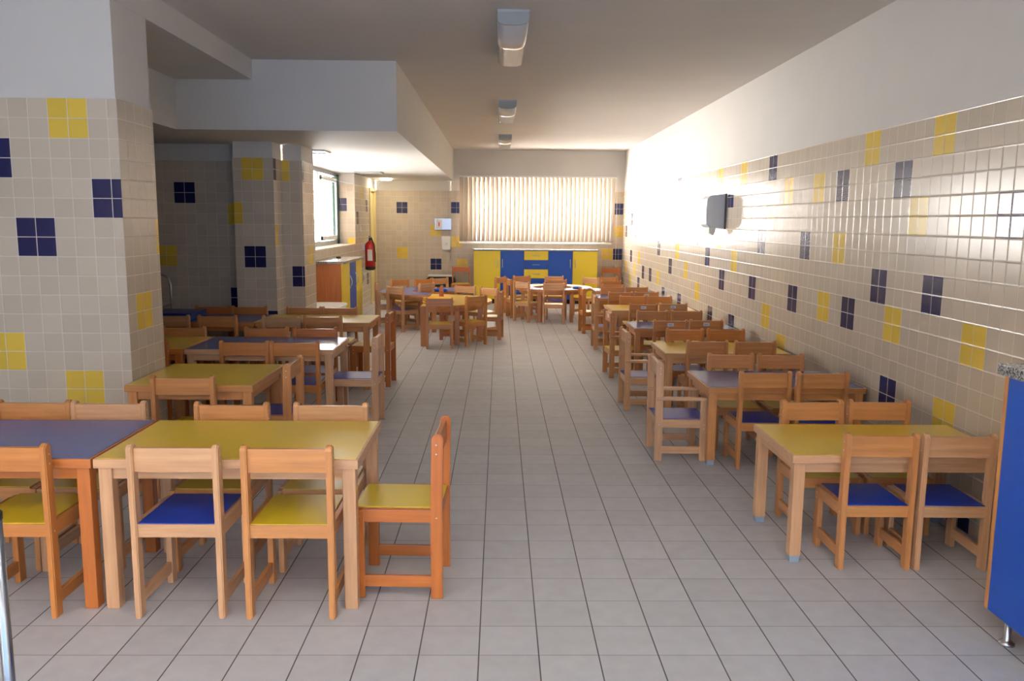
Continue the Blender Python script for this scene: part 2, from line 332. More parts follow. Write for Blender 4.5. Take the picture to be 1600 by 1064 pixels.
# back wall with its window opening, and the lower left stretch
BW = [('n', -.865, 2), ('y', -.865, 8), ('y', -.765, 12), ('y', 1.835, 10), ('n', 2.035, 2), ('y', 2.035, 6), ('n', 2.035, 10)]
b = MB(); wall_cells(b, 'y', 14.9, -.86, 2.23, 0, 1.96, ZC, .035, BW, holes=[(-.52, 1.86, 1.06, 2.16)])
for q in (((-.52, 14.9, 1.06), (1.86, 14.9, 1.06), (1.86, 15.15, 1.06), (-.52, 15.15, 1.06)), ((-.52, 14.9, 2.16), (1.86, 14.9, 2.16), (1.86, 15.15, 2.16), (-.52, 15.15, 2.16)),
          ((-.52, 14.9, 1.06), (-.52, 15.15, 1.06), (-.52, 15.15, 2.16), (-.52, 14.9, 2.16)), ((1.86, 14.9, 1.06), (1.86, 15.15, 1.06), (1.86, 15.15, 2.16), (1.86, 14.9, 2.16))): quad(b, q, PLASTER)
structure(b.build('wall_back'))
LB = [('n', -1.84, 2), ('y', -1.84, 10), ('y', -1.24, 6), ('n', -1.24, 12)]
b = MB(); wall_cells(b, 'y', 15.0, -2.2, -.86, 0, 1.955, ZL, .06, LB); quad(b, ((-.86, 14.9, 0), (-.86, 15.0, 0), (-.86, 15.0, ZC), (-.86, 14.9, ZC)), PLASTER)
structure(b.build('wall_back_left'))
# left wall with the deep window
WY0, WY1 = 8.9, 12.8
LW = [('y', 13.33, 0), ('n', 13.83, 2), ('n', 12.93, 4), ('n', 13.83, 14), ('y', 13.43, 8), ('y', 11.33, 10)]
b = MB(); wall_cells(b, 'x', -2.2, 8.55, 15.0, 0, 1.96, ZL, .03, LW, holes=[(WY0, WY1, 1.07, ZL+.01), (14.22, 14.86, -.01, 1.97)], flip=True)
wall_cells(b, 'y', WY1, -2.52, -2.2, 1.07, 1.96, ZL, -.02, [('n', -2.52, 2), ('y', -2.32, 8)])
wall_cells(b, 'y', WY0, -2.52, -2.2, 1.07, 1.96, ZL, -.02, [])
quad(b, ((-2.52, WY0, 1.07), (-2.2, WY0, 1.07), (-2.2, WY1, 1.07), (-2.52, WY1, 1.07)), T_CREAM)
structure(b.build('wall_left'))
# dark end wall, the two stepped piers in front of it
b = MB(); wall_cells(b, 'y', 8.06, -6, -2.44, 0, 1.975, ZL, 0, [('n', -3.1, 2), ('y', -2.6, 4), ('y', -3.3, 8), ('n', -2.6, 12)]); structure(b.build('wall_alcove'))
b = MB(); wall_cells(b, 'y', 7.75, -2.44, -2.07, 0, 1.985, ZL, .04, [('y', -2.36, 0), ('n', -2.36, 8), ('y', -2.56, 4), ('n', -2.16, 14)], trim=(1, 1))
wall_cells(b, 'x', -2.07, 7.75, 8.06, 0, 1.985, ZL, .05, [('n', 7.65, 0), ('y', 7.65, 6)], flip=True, trim=(1, -1))
wall_cells(b, 'x', -2.44, 7.75, 8.06, 0, 1.985, ZL, .05, [])
wall_cells(b, 'y', 8.06, -2.07, -1.88, 0, 1.985, ZL, 0, [('y', -2.2, 0), ('n', -2.0, 10), ('y', -2.2, 14)], trim=(1, 1))
wall_cells(b, 'x', -1.88, 8.06, 8.55, 0, 1.985, ZL, .05, [('n', 7.95, 0), ('y', 8.25, 8)], flip=True, trim=(1, 1))
wall_cells(b, 'y', 8.55, -2.2, -1.88, 0, 1.985, ZL, 0, [], flip=True)
structure(b.build('wall_pier'))
# near pillar / wall end on the left
PY0, PY1, PX = 4.36, 4.80, -1.945
b = MB(); wall_cells(b, 'y', PY0, -6, PX, 0, 2.03, ZC, .005, [('y', -2.295, 0), ('n', -2.695, 2), ('n', -2.095, 4), ('n', -2.495, 6), ('y', -2.695, 12), ('y', -2.295, 14), ('y', -3.095, 4), ('n', -3.295, 10)], trim=(0, 1))
wall_cells(b, 'x', PX, PY0, PY1, 0, 2.03, ZC, .06, [('y', 4.76, 6), ('y', 4.46, 10)], flip=True, trim=(1, 1))
wall_cells(b, 'y', PY1, -6, PX, 0, 2.03, ZC, 0, [], flip=True, trim=(0, 1))
structure(b.build('wall_pillar'))
# the sides nobody sees from the camera: left end, entrance side
b = MB(); b.box(-3.4, -3.3, -2.1, 4.36, 0, ZC, PLASTER); structure(b.build('wall_left_near'))
b = MB(); b.box(-6.0, -5.9, 4.8, 8.06, 0, ZC, PLASTER); structure(b.build('wall_left_far'))
b = MB(); b.box(-6, -2.5, -2.1, -2.0, 0, ZC, PLASTER); b.box(1.9, 2.4, -2.1, -2.0, 0, ZC, PLASTER); b.box(-2.5, 1.9, -2.1, -2.0, 2.45, ZC, PLASTER)
structure(b.build('wall_entrance'))

# windows ---------------------------------------------------------
w = structure(bpy.data.objects.new('window_1', None)); COL.objects.link(w); w.location = (0, 15.06, 0)
b = MB()
for x0, x1, z0, z1 in ((-.52, 1.86, 1.06, 1.10), (-.52, 1.86, 2.12, 2.16), (-.52, -.47, 1.06, 2.16), (1.81, 1.86, 1.06, 2.16), (.645, .695, 1.06, 2.16)):
    b.box(x0, x1, .0, .05, z0, z1, ALU)
b.build('window_frame', w)
b = MB(); b.box(-.47, 1.81, .02, .026, 1.10, 2.12, GLASS); b.build('pane', w)
b = MB(); b.box(-.72, 2.0, -.19, .0, 1.03, 1.06, WHITE, .005); b.build('window_sill', w)
w = structure(bpy.data.objects.new('window_2', None)); COL.objects.link(w); w.location = (-2.48, 0, 0)
b = MB()
b.box(-.04, .02, WY0, WY1, ZL-.06, ZL, ALU); b.box(-.04, .02, WY0, WY1, 1.07, 1.13, ALU); b.box(-.04, .02, WY0, WY0+.06, 1.07, ZL, ALU)
b.build('window_frame', w)
b = MB(); b.box(-.05, .045, WY1-.07, WY1-.002, 1.07, ZL-.03, GREENF); b.build('window_jamb', w)
b = MB()
for y0 in (11.5,):
    b.box(-.03, .01, y0, y0+.05, 1.13, ZL-.06, ALU)
b.build('mullion', w)
b = MB(); y0, y1 = 11.6, 12.72
for a, a2, z0, z1 in ((y0, y1, 1.14, 1.2), (y0, y1, 1.98, 2.04), (y0, y0+.05, 1.14, 2.04), (y1-.05, y1, 1.14, 2.04)): b.box(.005, .03, a, a2, z0, z1, WHITE)
b.build('sash', w)
b = MB(); b.box(-.02, -.014, WY0+.06, WY1-.07, 1.13, ZL-.06, GLASS); b.build('pane', w)
# cream door in the far left corner
w = structure(bpy.data.objects.new('door_1', None)); COL.objects.link(w); w.location = (-2.2, 14.22, 0)
b = MB(); b.box(-.06, .02, 0, .05, 0, 1.97, CREAMWOOD, .003); b.box(-.06, .02, .59, .64, 0, 1.97, CREAMWOOD, .003); b.box(-.06, .02, .05, .59, 1.92, 1.97, CREAMWOOD, .003); b.build('door_frame', w)
b = MB(); b.box(-.055, -.02, .05, .59, 0.005, 1.92, CREAMWOOD); b.build('door_leaf', w)
b = MB(); b.tube([(-.02, .1, 1.0), (.03, .1, 1.0), (.03, .2, 1.0)], .009, STEEL); b.build('door_handle', w)

# ------------------------------------------------------------------ chairs
GRP_L = 'beech chairs at the left tables'; GRP_R = 'small beech chairs at the right tables'; GRP_H = 'chairs around the half-round tables'
def chair_proto(name, h, seat, w_, dep, arms=False):
    """origin on the floor under the back posts; the sitter faces +y"""
    hw = w_/2; t = .023; pd = .044; f = dep-pd/2
    root = thing(name, '', 'chair')
    def post(sx_, name_='back_post'):
        b_ = MB(); x0, x1 = (sx_*hw-t, sx_*hw) if sx_ > 0 else (-hw, -hw+t)
        y0, y1 = -pd/2, pd/2; tr = .018
        pts = [(y0, 0), (y1, 0), (y1+.002, seat), (y1-.004, h-tr)]
        pts += [((y0+y1)/2-.004+(pd/2-.002)*math.cos(a), h-tr+tr*math.sin(a)) for a in (math.pi*.17, math.pi*.33, math.pi*.5, math.pi*.67, math.pi*.83)]
        pts += [(y0-.004, h-tr), (y0, seat)]
        b_.prism(pts, 'x', x0, x1, WZ, .0035)
        # screw heads on the outer face
        xs = x1 if sx_ > 0 else x0
        for z in (h-.04, h-.075, seat-.03): b_.tube([(xs, 0, z), (xs+sx_*.001, 0, z)], .0032, SCREW, 8)
        b_.build(name_, root)
    for s_ in (-1, 1): post(s_)
    fh = seat-.004 if not arms else seat+.118
    for s_ in (-1, 1):
        b_ = MB(); x0, x1 = (s_*hw-t, s_*hw) if s_ > 0 else (-hw, -hw+t)
        b_.box(x0, x1, f-pd, f, 0, fh, WZ, .0035)
        xs = x1 if s_ > 0 else x0
        for z in (seat-.03, seat-.055): b_.tube([(xs, f-pd/2, z), (xs+s_*.001, f-pd/2, z)], .0032, SCREW, 8)
        b_.build('leg', root)
    for s_ in (-1, 1):
        b_ = MB(); x0, x1 = (s_*hw-t+.003, s_*hw-.003) if s_ > 0 else (-hw+.003, -hw+t-.003)
        b_.box(x0, x1, pd/2-.004, f-pd+.004, .045, .09, WY, .003); b_.build('stretcher', root)
    b_ = MB(); rh = .05
    for s_ in (-1, 1):
        x0, x1 = (s_*hw-t+.002, s_*hw-.002) if s_ > 0 else (-hw+.002, -hw+t-.002)
        b_.box(x0, x1, pd/2-.006, f-pd+.006, seat-rh, seat, WY, .003)
    b_.box(-hw+t-.003, hw-t+.003, -.012, .012, seat-rh, seat-.004, WX, .003)
    b_.box(-hw+t-.003, hw-t+.003, f-.03, f-.008, seat-rh, seat-.004, WX, .003)
    b_.box(-hw+t, hw-t, -.016, f, seat-.0045, seat+.001, WX, .0015)
    b_.build('seat_frame', root)
    b_ = MB(); b_.box(-hw+t+.002, hw-t-.002, -.012, f-.004, seat+.001, seat+.004, SEAT_Y, .001); b_.build('seat', root)
    b_ = MB(); bh = .088
    b_.box(-hw+t-.003, hw-t+.003, -.010, .012, h-.015-bh, h-.015, WX, .004); b_.build('backrest', root)
    if arms:
        for s_ in (-1, 1):
            b_ = MB(); c = s_*(hw-t/2)
            b_.box(c-.021, c+.021, -.02, f+.015, fh, fh+.019, WY, .005); b_.build('armrest', root)
    return root
def seat_variant(root, m_):
    for c in root.children:
        if c.name.startswith('seat') and not c.name.startswith('seat_frame'):
            c.data = c.data.copy(); c.data.materials[0] = m_
protos = {}
def sticker(root, h):
    for c in list(root.children):
        if c.name.startswith('backrest'):
            b_ = MB(); b_.box(-.028, .028, -.0118, -.0098, h-.062, h-.033, STICK); b_.box(-.02, .012, -.0124, -.0117, h-.050, h-.045, STICKP); b_.build('label_sticker', c)
SPEC = {'big': (.645, .352, .322, .34, False), 'small': (.585, .276, .302, .30, False), 'arm': (.61, .255, .335, .315, True)}
def chair(kind, seatc, x, y, rot, label, group, wood_i=None, stick=False):
    key = (kind, seatc, stick); col = WOODC[wood_i if wood_i is not None else random.randrange(len(WOODC))]
    if arm_name := (kind == 'arm'): nm = 'wooden_armchair'
    else: nm = 'wooden_chair'
    if key not in protos:
        p = chair_proto(nm, *SPEC[kind][:4], arms=SPEC[kind][4])
        seat_variant(p, {'y': SEAT_Y, 'b': SEAT_B}[seatc])
        if stick: sticker(p, SPEC[kind][0])
        protos[key] = p
        p.location = (x, y, 0); p.rotation_euler = (0, 0, math.radians(rot)); p['label'] = label; p['group'] = group; p['category'] = 'armchair' if arm_name else 'chair'
        for c in p.children:
            c.color = (*col, 1)
            for g in c.children: g.color = (*col, 1)
        return p
    return dup(protos[key], (x, y, 0), math.radians(rot), label, group, col)

# rot 0: back towards the camera, sitter looks away; rot 180: looks at the camera; 90: looks to -x; -90: looks to +x
A_ = 'the nearest table pair on the left'
LC = [
 ('y', -1.745, 2.862, 0, 1, 'beech chair with yellow seat, near side of the nearest blue table at left edge'),
 ('b', -1.145, 2.862, 0, 2, 'pale beech chair with bright blue seat, near side of the closest left yellow table'),
 ('y', -.745, 2.855, 0, 0, 'orange-toned chair with yellow seat, near side of closest left yellow table, aisle end'),
 ('y', -2.025, 3.57, 180, 0, 'chair behind the nearest blue table, at the left edge, its back against tiled pillar'),
 ('y', -1.695, 3.56, 180, 2, 'pale chair behind right half of the nearest blue table, beside the tiled pillar'),
 ('y', -1.16, 3.55, 180, 0, 'chair behind closest left yellow table, left one of the two on the far side'),
 ('y', -.73, 3.55, 180, 5, 'chair behind closest left yellow table, right one of the two on the far side'),
 ('y', -.225, 3.16, 88, 4, 'beech chair with yellow seat at the aisle end of the closest left yellow table'),
 ('y', -1.60, 4.16, 0, 3, 'single chair on the near side of the small yellow table beside the pillar'),
 ('b', -1.17, 4.67, 90, 0, 'chair sideways at the aisle end of the small yellow table beside the pillar'),
 ('b', -1.665, 5.40, 0, 1, 'chair on near side of the third-row blue table on the left, left of two'),
 ('b', -1.335, 5.39, 0, 1, 'chair on near side of the third-row blue table on the left, right of two'),
 ('y', -2.325, 5.40, 0, 4, 'chair half hidden by the pillar edge, near side of the third-row yellow table'),
 ('y', -1.72, 6.115, 180, 1, 'chair on far side of the third-row blue table on the left, left of two'),
 ('b', -1.36, 6.11, 180, 4, 'chair on far side of the third-row blue table on the left, right of two'),
 ('y', -2.33, 6.115, 180, 0, 'chair on far side of the third-row yellow table, seen just beside the pillar'),
 ('b', -.845, 5.74, 90, 2, 'chair with shiny blue seat at the aisle end of the third-row blue table'),
 ('y', -1.80, 6.86, -2, 2, 'chair on near side of the fourth-row yellow table on the left, left of two'),
 ('b', -1.46, 6.86, 0, 0, 'chair on near side of the fourth-row yellow table on the left, right of two'),
 ('y', -2.33, 6.86, 0, 0, 'reddish beech chair on near side of the fourth-row blue table, right of two'),
 ('y', -2.72, 6.86, 0, 5, 'chair on near side of the fourth-row blue table, left one beside the pillar'),
 ('y', -2.62, 7.60, 180, 4, 'chair behind the fourth-row blue table with the blue mats, left of two'),
 ('y', -2.285, 7.60, 180, 1, 'chair behind the fourth-row blue table, right one before the white tiled pier'),
 ('y', -1.785, 7.59, 180, 0, 'chair behind the fourth-row yellow table on the left, left of two'),
 ('y', -1.46, 7.59, 180, 0, 'chair behind the fourth-row yellow table on the left, right of two'),
 ('y', -.95, 7.22, 88, 4, 'chair at the aisle end of the fourth-row yellow table on the left'),
]
for s_, x, y, a, wi, lb in LC: chair('big', s_, x, y, a, lb, GRP_L, wi)
ORD = ['nearest', 'second', 'third', 'fourth', 'fifth', 'sixth', 'farthest']
RTAB = [('y', 3.34, .545), ('b', 4.765, .56), ('y', 6.035, .58), ('b', 7.46, .54), ('y', 9.0, .64), ('b', 10.42, .60), ('b', 11.55, .5)]
TC = {'y': 'yellow', 'b': 'blue'}
RNEAR = {0: [(1.575, 3.295, 'b', 0), (1.895, 3.29, 'b', 2)], 1: [(1.55, 4.72, 'b', 0), (1.88, 4.71, 'b', 0)], 2: [(1.525, 5.985, 'y', 3), (1.875, 5.975, 'y', 0)],
         3: [(1.515, 7.25, 'b', 3), (1.845, 7.3, 'b', 0)], 4: [(1.53, 8.72, 'y', 0), (1.86, 8.80, 'b', 5)], 5: [(1.50, 10.2, 'y', 3), (1.83, 10.24, 'b', 0)], 6: [(1.57, 11.42, 'y', 0)]}
RFAR = {0: [(1.53, 3.935, 'y'), (1.86, 3.94, 'y')], 1: [(1.53, 5.375, 'y'), (1.86, 5.37, 'y')], 2: [(1.51, 6.655, 'b'), (1.845, 6.655, 'y')],
        3: [(1.50, 8.05, 'y'), (1.84, 8.05, 'y')], 4: [(1.565, 9.68, 'y'), (1.878, 9.68, 'y')], 5: [(1.51, 11.06, 'b'), (1.84, 11.06, 'y')], 6: [(1.64, 12.13, 'y')]}
for i in range(7):
    c = TC[RTAB[i][0]]
    for k, (x, y, s_, wi) in enumerate(RNEAR[i]):
        st = i in (3, 4) or (i == 5 and k == 1)
        side = 'aisle-side chair' if k == 0 else 'wall-side chair'
        ex = (' with a pale sticker on its back' if st else (' with blue seat' if i == 0 else ''))
        n_ = f'{side}{ex}, near side of the {ORD[i]} {"right-hand table" if i!=0 else "right-hand yellow table"}' if i < 6 else 'chair on the near side of the farthest blue table along the tiled wall'
        chair('small', s_, x, y, random.uniform(-1.5, 1.5), n_, GRP_R, wi, st)
    for k, (x, y, s_) in enumerate(RFAR[i]):
        side = 'aisle-side chair' if k == 0 else 'wall-side chair'
        n_ = f'{side} tucked in on the far side of the {ORD[i]} right-hand table' if i < 6 else 'chair on the far side of the farthest blue table along the tiled wall'
        chair('small', s_, x, y, 180+random.uniform(-1.5, 1.5), n_, GRP_R, [0, 3, 1, 0][i % 4])
chair('arm', 'b', .972, 5.03, -91, 'armchair with blue seat at the aisle end of the second right-hand table', GRP_R, 2)
chair('arm', 'b', .985, 6.375, -90, 'armchair with blue seat at the aisle end of the third right-hand table', GRP_R, 5)
chair('arm', 'y', 1.035, 7.71, -86, 'armchair with yellow seat turned slightly beside the fourth right-hand table', GRP_R, 0, True)
chair('arm', 'b', 1.095, 9.40, -90, 'armchair with blue seat at the aisle end of the fifth right-hand table', GRP_R, 5)
chair('small', 'y', 1.085, 10.75, -85, 'chair with yellow seat at the aisle end of the sixth right-hand table', GRP_R, 1)
chair('small', 'y', 1.72, 13.0, 205, 'lone chair between the right-hand tables and the back wall', GRP_R, 0)
chair('big', 'y', 1.965, 14.62, 180, 'dark orange chair against the back wall right of the yellow and blue cabinet', GRP_H, 4)
chair('big', 'y', -.665, 14.56, 180, 'dark orange chair against the back wall between the bin and the cabinet', GRP_H, 4)

def aim(x, y, cx, cy_): return math.degrees(math.atan2(cy_-y, cx-x))-90
HC = [  # around blue half-round table (-.9,11.4), yellow (-.88,10.1), ring at (.83,12.25)
 ('b', -1.345, 10.75, aim(-1.34, 10.79, -.85, 11.4), 2, 'pale chair with blue seat on the near left of the blue half-round table'),
 ('b', -1.66, 11.33, -75, 2, 'leftmost chair at the blue half-round table, turned toward the table'),
 ('y', -1.45, 12.14, aim(-1.45, 12.14, -.95, 11.5), 0, 'chair behind the blue half-round table on its left, before the beige tiled wall'),
 ('y', -1.12, 12.28, 222, 1, 'chair behind the blue half-round table, left one in front of the black bin'),
 ('y', -.89, 12.51, 222, 5, 'chair behind the blue half-round table, right one in front of the black bin'),
 ('y', -1.00, 11.42, 52, 2, 'bright pale chair standing in the notch of the blue half-round table'),
 ('y', -.665, 9.245, 6, 3, 'left chair on the near side of the yellow half-round table'),
 ('y', -.265, 9.52, 40, 0, 'turned chair at the near right of the yellow half-round table'),
 ('y', .02, 10.12, 84, 3, 'chair at the right end of the yellow half-round table, beside the aisle'),
 ('b', -.45, 11.02, 155, 2, 'bright pale chair behind the yellow half-round table, left of two'),
 ('y', -.13, 10.72, 140, 5, 'bright pale chair behind the yellow half-round table, right of two'),
 ('y', .155, 12.40, -77, 0, 'chair on the left of the far ring table, turned toward it'),
 ('y', .325, 11.86, -46, 2, 'bright turned chair at the near left of the far ring table'),
 ('y', .765, 11.58, -4, 5, 'chair squarely on the near side of the far ring table'),
 ('y', .02, 12.86, 240, 0, 'chair behind left of the far ring table in front of the blue door'),
 ('y', .36, 13.16, 205, 3, 'chair behind the far ring table, left of the drawers'),
 ('y', .87, 13.15, 176, 5, 'chair behind the far ring table, right of the drawers'),
 ('b', .86, 12.37, 176, 0, 'chair standing inside the opening of the far ring table'),
 ('y', 1.42, 12.85, 140, 5, 'chair behind right of the far ring table in front of a yellow door'),
]
for s_, x, y, a, wi, lb in HC: chair('small', s_, x, y, a, lb, GRP_H, wi)
chair('big', 'y', -.70, 10.1, -88, 'dark orange chair seen edge-on inside the notch of the yellow half-round table', GRP_H, 4)

# ------------------------------------------------------------------ rectangular tables
def table(x0, x1, y0, y1, z, m_, label, group, feet=False, wi=0, tt=.036):
    cx, cy_ = (x0+x1)/2, (y0+y1)/2; hx, hy = (x1-x0)/2, (y1-y0)/2; col = WOODC[wi]
    root = thing('rectangular_table', label, 'table', (cx, cy_, 0), 0, group)
    b_ = MB(); b_.box(-hx, hx, -hy, hy, z-tt, z-.0015, WX, .003); b_.build('tabletop', root, col)
    b_ = MB(); e = .009; b_.box(-hx+e, hx-e, -hy+e, hy-e, z-.002, z, m_, .0006); b_.build('laminate_surface', root)
    L_ = .048; i = .012
    b_ = MB(); ah = .045; a = i+.012
    b_.box(-hx+i+L_-.004, hx-i-L_+.004, -hy+a, -hy+a+.02, z-tt-ah, z-tt, WX, .002); b_.box(-hx+i+L_-.004, hx-i-L_+.004, hy-a-.02, hy-a, z-tt-ah, z-tt, WX, .002)
    b_.box(-hx+a, -hx+a+.02, -hy+i+L_-.004, hy-i-L_+.004, z-tt-ah, z-tt, WY, .002); b_.box(hx-a-.02, hx-a, -hy+i+L_-.004, hy-i-L_+.004, z-tt-ah, z-tt, WY, .002)
    b_.build('apron', root, col)
    for sx_ in (-1, 1):
        for sy_ in (-1, 1):
            ox, oy = (hx-i-L_/2)*sx_, (hy-i-L_/2)*sy_
            b_ = MB(); fz = .028 if feet else 0
            b_.box(ox-L_/2, ox+L_/2, oy-L_/2, oy+L_/2, fz, z-tt, WZ, .003); lg = b_.build('leg', root, col)
            if feet:
                b_ = MB(); b_.box(ox-L_/2+.003, ox+L_/2-.003, oy-L_/2+.003, oy+L_/2-.003, 0, .03, FOOT, .002); b_.build('foot', lg)
    return root
GT = 'rectangular tables in the left rows'
table(-2.425, -1.462, 2.905, 3.50, .575, LAM_B, 'nearest blue-topped table at the left edge, joined to a yellow one', GT, wi=4)
table(-1.455, -.505, 2.905, 3.50, .575, LAM_Y, 'closest yellow-topped table on the left, joined to the nearest blue table', GT, wi=2)
table(-1.94, -1.275, 4.245, 4.91, .575, LAM_Y, 'small yellow-topped table pushed against the tiled pillar', GT, wi=0)
table(-2.085, -1.10, 5.46, 6.065, .575, LAM_B, 'third-row blue-topped table on the left with window glare', GT, wi=2)
table(-3.06, -2.092, 5.46, 6.065, .575, LAM_Y, 'third-row yellow-topped table mostly hidden behind the pillar', GT, wi=4)
table(-2.045, -1.085, 6.94, 7.54, .575, LAM_Y, 'fourth-row yellow-topped table on the left, nearest the counter', GT, wi=0)
table(-3.02, -2.052, 6.94, 7.54, .575, LAM_B, 'fourth-row blue-topped table carrying the dark blue mats', GT, wi=1)
GTR = 'low tables along the right wall'
for i, (c, y0, d) in enumerate(RTAB):
    table(1.232 if i < 6 else 1.34, 2.17, y0, y0+d, .475, {'y': LAM_Y, 'b': LAM_B}[c], f'{ORD[i]} low table along the right tiled wall, with {TC[c]} top', GTR, True, [2, 0, 5, 3][i % 4])

# ------------------------------------------------------------------ half-round tables
def arc(cx, cy_, r, a0, a1, n=28): return [(cx+r*math.cos(math.radians(a0+(a1-a0)*k/n)), cy_+r*math.sin(math.radians(a0+(a1-a0)*k/n))) for k in range(n+1)]
def half_table(cx, cy_, ro, ri, a0, m_, label, wi, legs, z=.475, panel=False):
    root = thing('half_round_table', label, 'table', (cx, cy_, 0), 0, 'half-round tables at the back'); col = WOODC[wi]
    def ringpts(o, i): return arc(0, 0, o, a0, a0+180)+arc(0, 0, i, a0+180, a0)
    b_ = MB(); b_.prism(ringpts(ro, ri), 'z', z-.034, z-.0015, WX); b_.build('tabletop', root, col)
    nx, ny = math.cos(math.radians(a0+90))*.008, math.sin(math.radians(a0+90))*.008
    b_ = MB(); b_.prism([(p[0]+nx, p[1]+ny) for p in ringpts(ro-.012, ri+.006)], 'z', z-.002, z, m_); b_.build('laminate_surface', root)
    b_ = MB(); b_.prism(ringpts(ro-.07, ro-.09), 'z', z-.08, z-.034, WX); b_.build('apron', root, col)
    for (r, a, w_) in legs:
        a = math.radians(a0+a); lx, ly = r*math.cos(a), r*math.sin(a)
        b_ = MB(); b_.box(lx-w_/2, lx+w_/2, ly-.028, ly+.028, 0, z-.034, WZ, .003); b_.build('leg', root, col)
    return root
LG = [(.55, 3, .06), (.64, 66, .06), (.64, 121, .06), (.62, 172, .06)]
half_table(-.91, 11.4, .74, .27, 90, LAM_B, 'blue half-round table with a notch, curved to the left', 0, LG)
half_table(-.89, 11.64, .43, .1, -90, LAM_B, 'small blue half-round table behind the yellow one, left of centre', 4, [(.32, 20, .05), (.32, 90, .05), (.32, 160, .05)])
half_table(-.885, 10.12, .80, .30, -90, LAM_Y, 'yellow half-round table curved to the right, holding yellow trays', 3, [(.68, 3, .09), (.70, 35, .055), (.70, 70, .055), (.70, 109, .055), (.70, 141, .055), (.55, 175, .055)])
LG2 = [(.46, 12, .05), (.48, 62, .05), (.48, 120, .05), (.46, 168, .05)]
half_table(.80, 12.25, .57, .28, 180, LAM_B, 'blue near half of the far ring table', 3, LG2)
half_table(.80, 12.26, .57, .28, 0, LAM_Y, 'yellow far half of the far ring table', 0, [(.45, 10, .05), (.48, 66, .05), (.48, 106, .05), (.44, 135, .05)])
# trays on those tables
def tray(x, y, z, rx, ry, h, m_, label, name='plastic_tray'):
    b_ = MB(); n = 28
    def el(s_, zz): return [b_.bm.verts.new((x+rx*s_*math.cos(2*math.pi*k/n), y+ry*s_*math.sin(2*math.pi*k/n), zz)) for k in range(n)]
    R_ = [el(.86, z), el(.98, z+h*.8), el(1, z+h), el(.94, z+h), el(.84, z+h*.45)]; i = b_.mi(m_)
    for A, B in zip(R_, R_[1:]):
        for q in range(n): f = b_.bm.faces.new((A[q-1], A[q], B[q], B[q-1])); f.material_index = i; f.smooth = True
    b_.bm.faces.new(R_[0][::-1]).material_index = i; b_.bm.faces.new(R_[-1]).material_index = i
    bmesh.ops.recalc_face_normals(b_.bm, faces=list(b_.bm.faces))
    return tag(b_.build(name), label, 'tray', 'trays on the half-round tables')
tray(-.70, 9.62, .475, .19, .17, .022, Y_TRAY, 'round yellow tray, bottom of the stack of three on the yellow table')
tray(-.70, 9.62, .498, .19, .17, .022, Y_TRAY, 'round yellow tray in the middle of the stack of three')
tray(-.72, 9.63, .521, .17, .16, .022, Y_TRAY, 'round yellow tray, topmost of the stack of three')
tray(-.80, 11.36, .475, .10, .1, .03, B_TRAY, 'shiny blue round tray on the small blue half-round table')
tray(1.14, 12.02, .475, .07, .1, .02, B_TRAY, 'blue round tray on the near half of the far ring table')

# ------------------------------------------------------------------ cabinets
def bow_handle(b_, p0, p1, outv, r=.006):
    p0, p1, o_ = Vector(p0), Vector(p1), Vector(outv)
    pts = [p0+(p1-p0)*t+o_*math.sin(math.pi*t) for t in [k/8 for k in range(9)]]
    b_.tube(pts, r, STEEL, 8)
# back cabinet
cab = thing('storage_cabinet', 'long yellow and blue cabinet under the window blinds on the back wall', 'cabinet', (.633, 14.67, 0))
b = MB(); b.box(-1.078, 1.078, -.2, .2, .08, .925, WZ); b.box(-1.04, 1.04, -.16, .2, 0, .08, BLACK); b.build('body', cab, s2l(150, 120, 80))
b = MB(); b.box(-1.09, 1.09, -.235, .215, .925, .948, GRAN, .003); b.build('worktop', cab)
xs = [-1.078, -.613, -.203, .219, .642, 1.077]
for k, m_, hx in ((0, D_YEL, -.668), (1, D_BLU, -.579), (3, D_BLU, .601), (4, D_YEL, .69)):
    b = MB(); b.box(xs[k]+.003, xs[k+1]-.003, -.22, -.2, .085, .92, m_, .002); d = b.build('door', cab)
    b = MB(); bow_handle(b, (hx, -.22, .63), (hx, -.22, .78), (0, -.022, 0)); b.build('handle', d)
for z0, z1, m_ in ((.768, .92, D_YEL), (.608, .762, D_BLU), (.45, .602, D_YEL), (.27, .444, D_BLU), (.085, .264, D_YEL)):
    b = MB(); b.box(xs[2]+.003, xs[3]-.003, -.22, -.2, z0, z1, m_, .002); d = b.build('drawer', cab)
    zc = (z0+z1)/2; b = MB(); bow_handle(b, (-.055, -.22, zc), (.071, -.22, zc), (0, -.02, 0), .005); b.build('handle', d)
# counter under the left window
cab = thing('counter_cabinet', 'wooden sided counter cabinet with yellow and blue doors under the left window', 'cabinet', (-2.03, 10.6, 0))
b = MB(); b.box(-.165, .15, -.69, .69, .1, .91, WZ, .002); b.box(-.15, .1, -.66, .66, 0, .1, BLACK); b.build('body', cab, s2l(196, 120, 70))
b = MB(); b.box(-.168, .195, -.71, .71, .91, .94, GRAN, .003); b.build('worktop', cab)
for k, m_ in enumerate((D_YEL, D_BLU, D_YEL)):
    y0 = -.69+k*.46; b = MB(); b.box(.15, .17, y0+.003, y0+.457, .1, .905, m_, .002); d = b.build('door', cab)
    hy = y0+(.42 if k != 1 else .40); b = MB(); bow_handle(b, (.17, hy, .58), (.17, hy, .76), (.035, 0, 0)); b.build('handle', d)
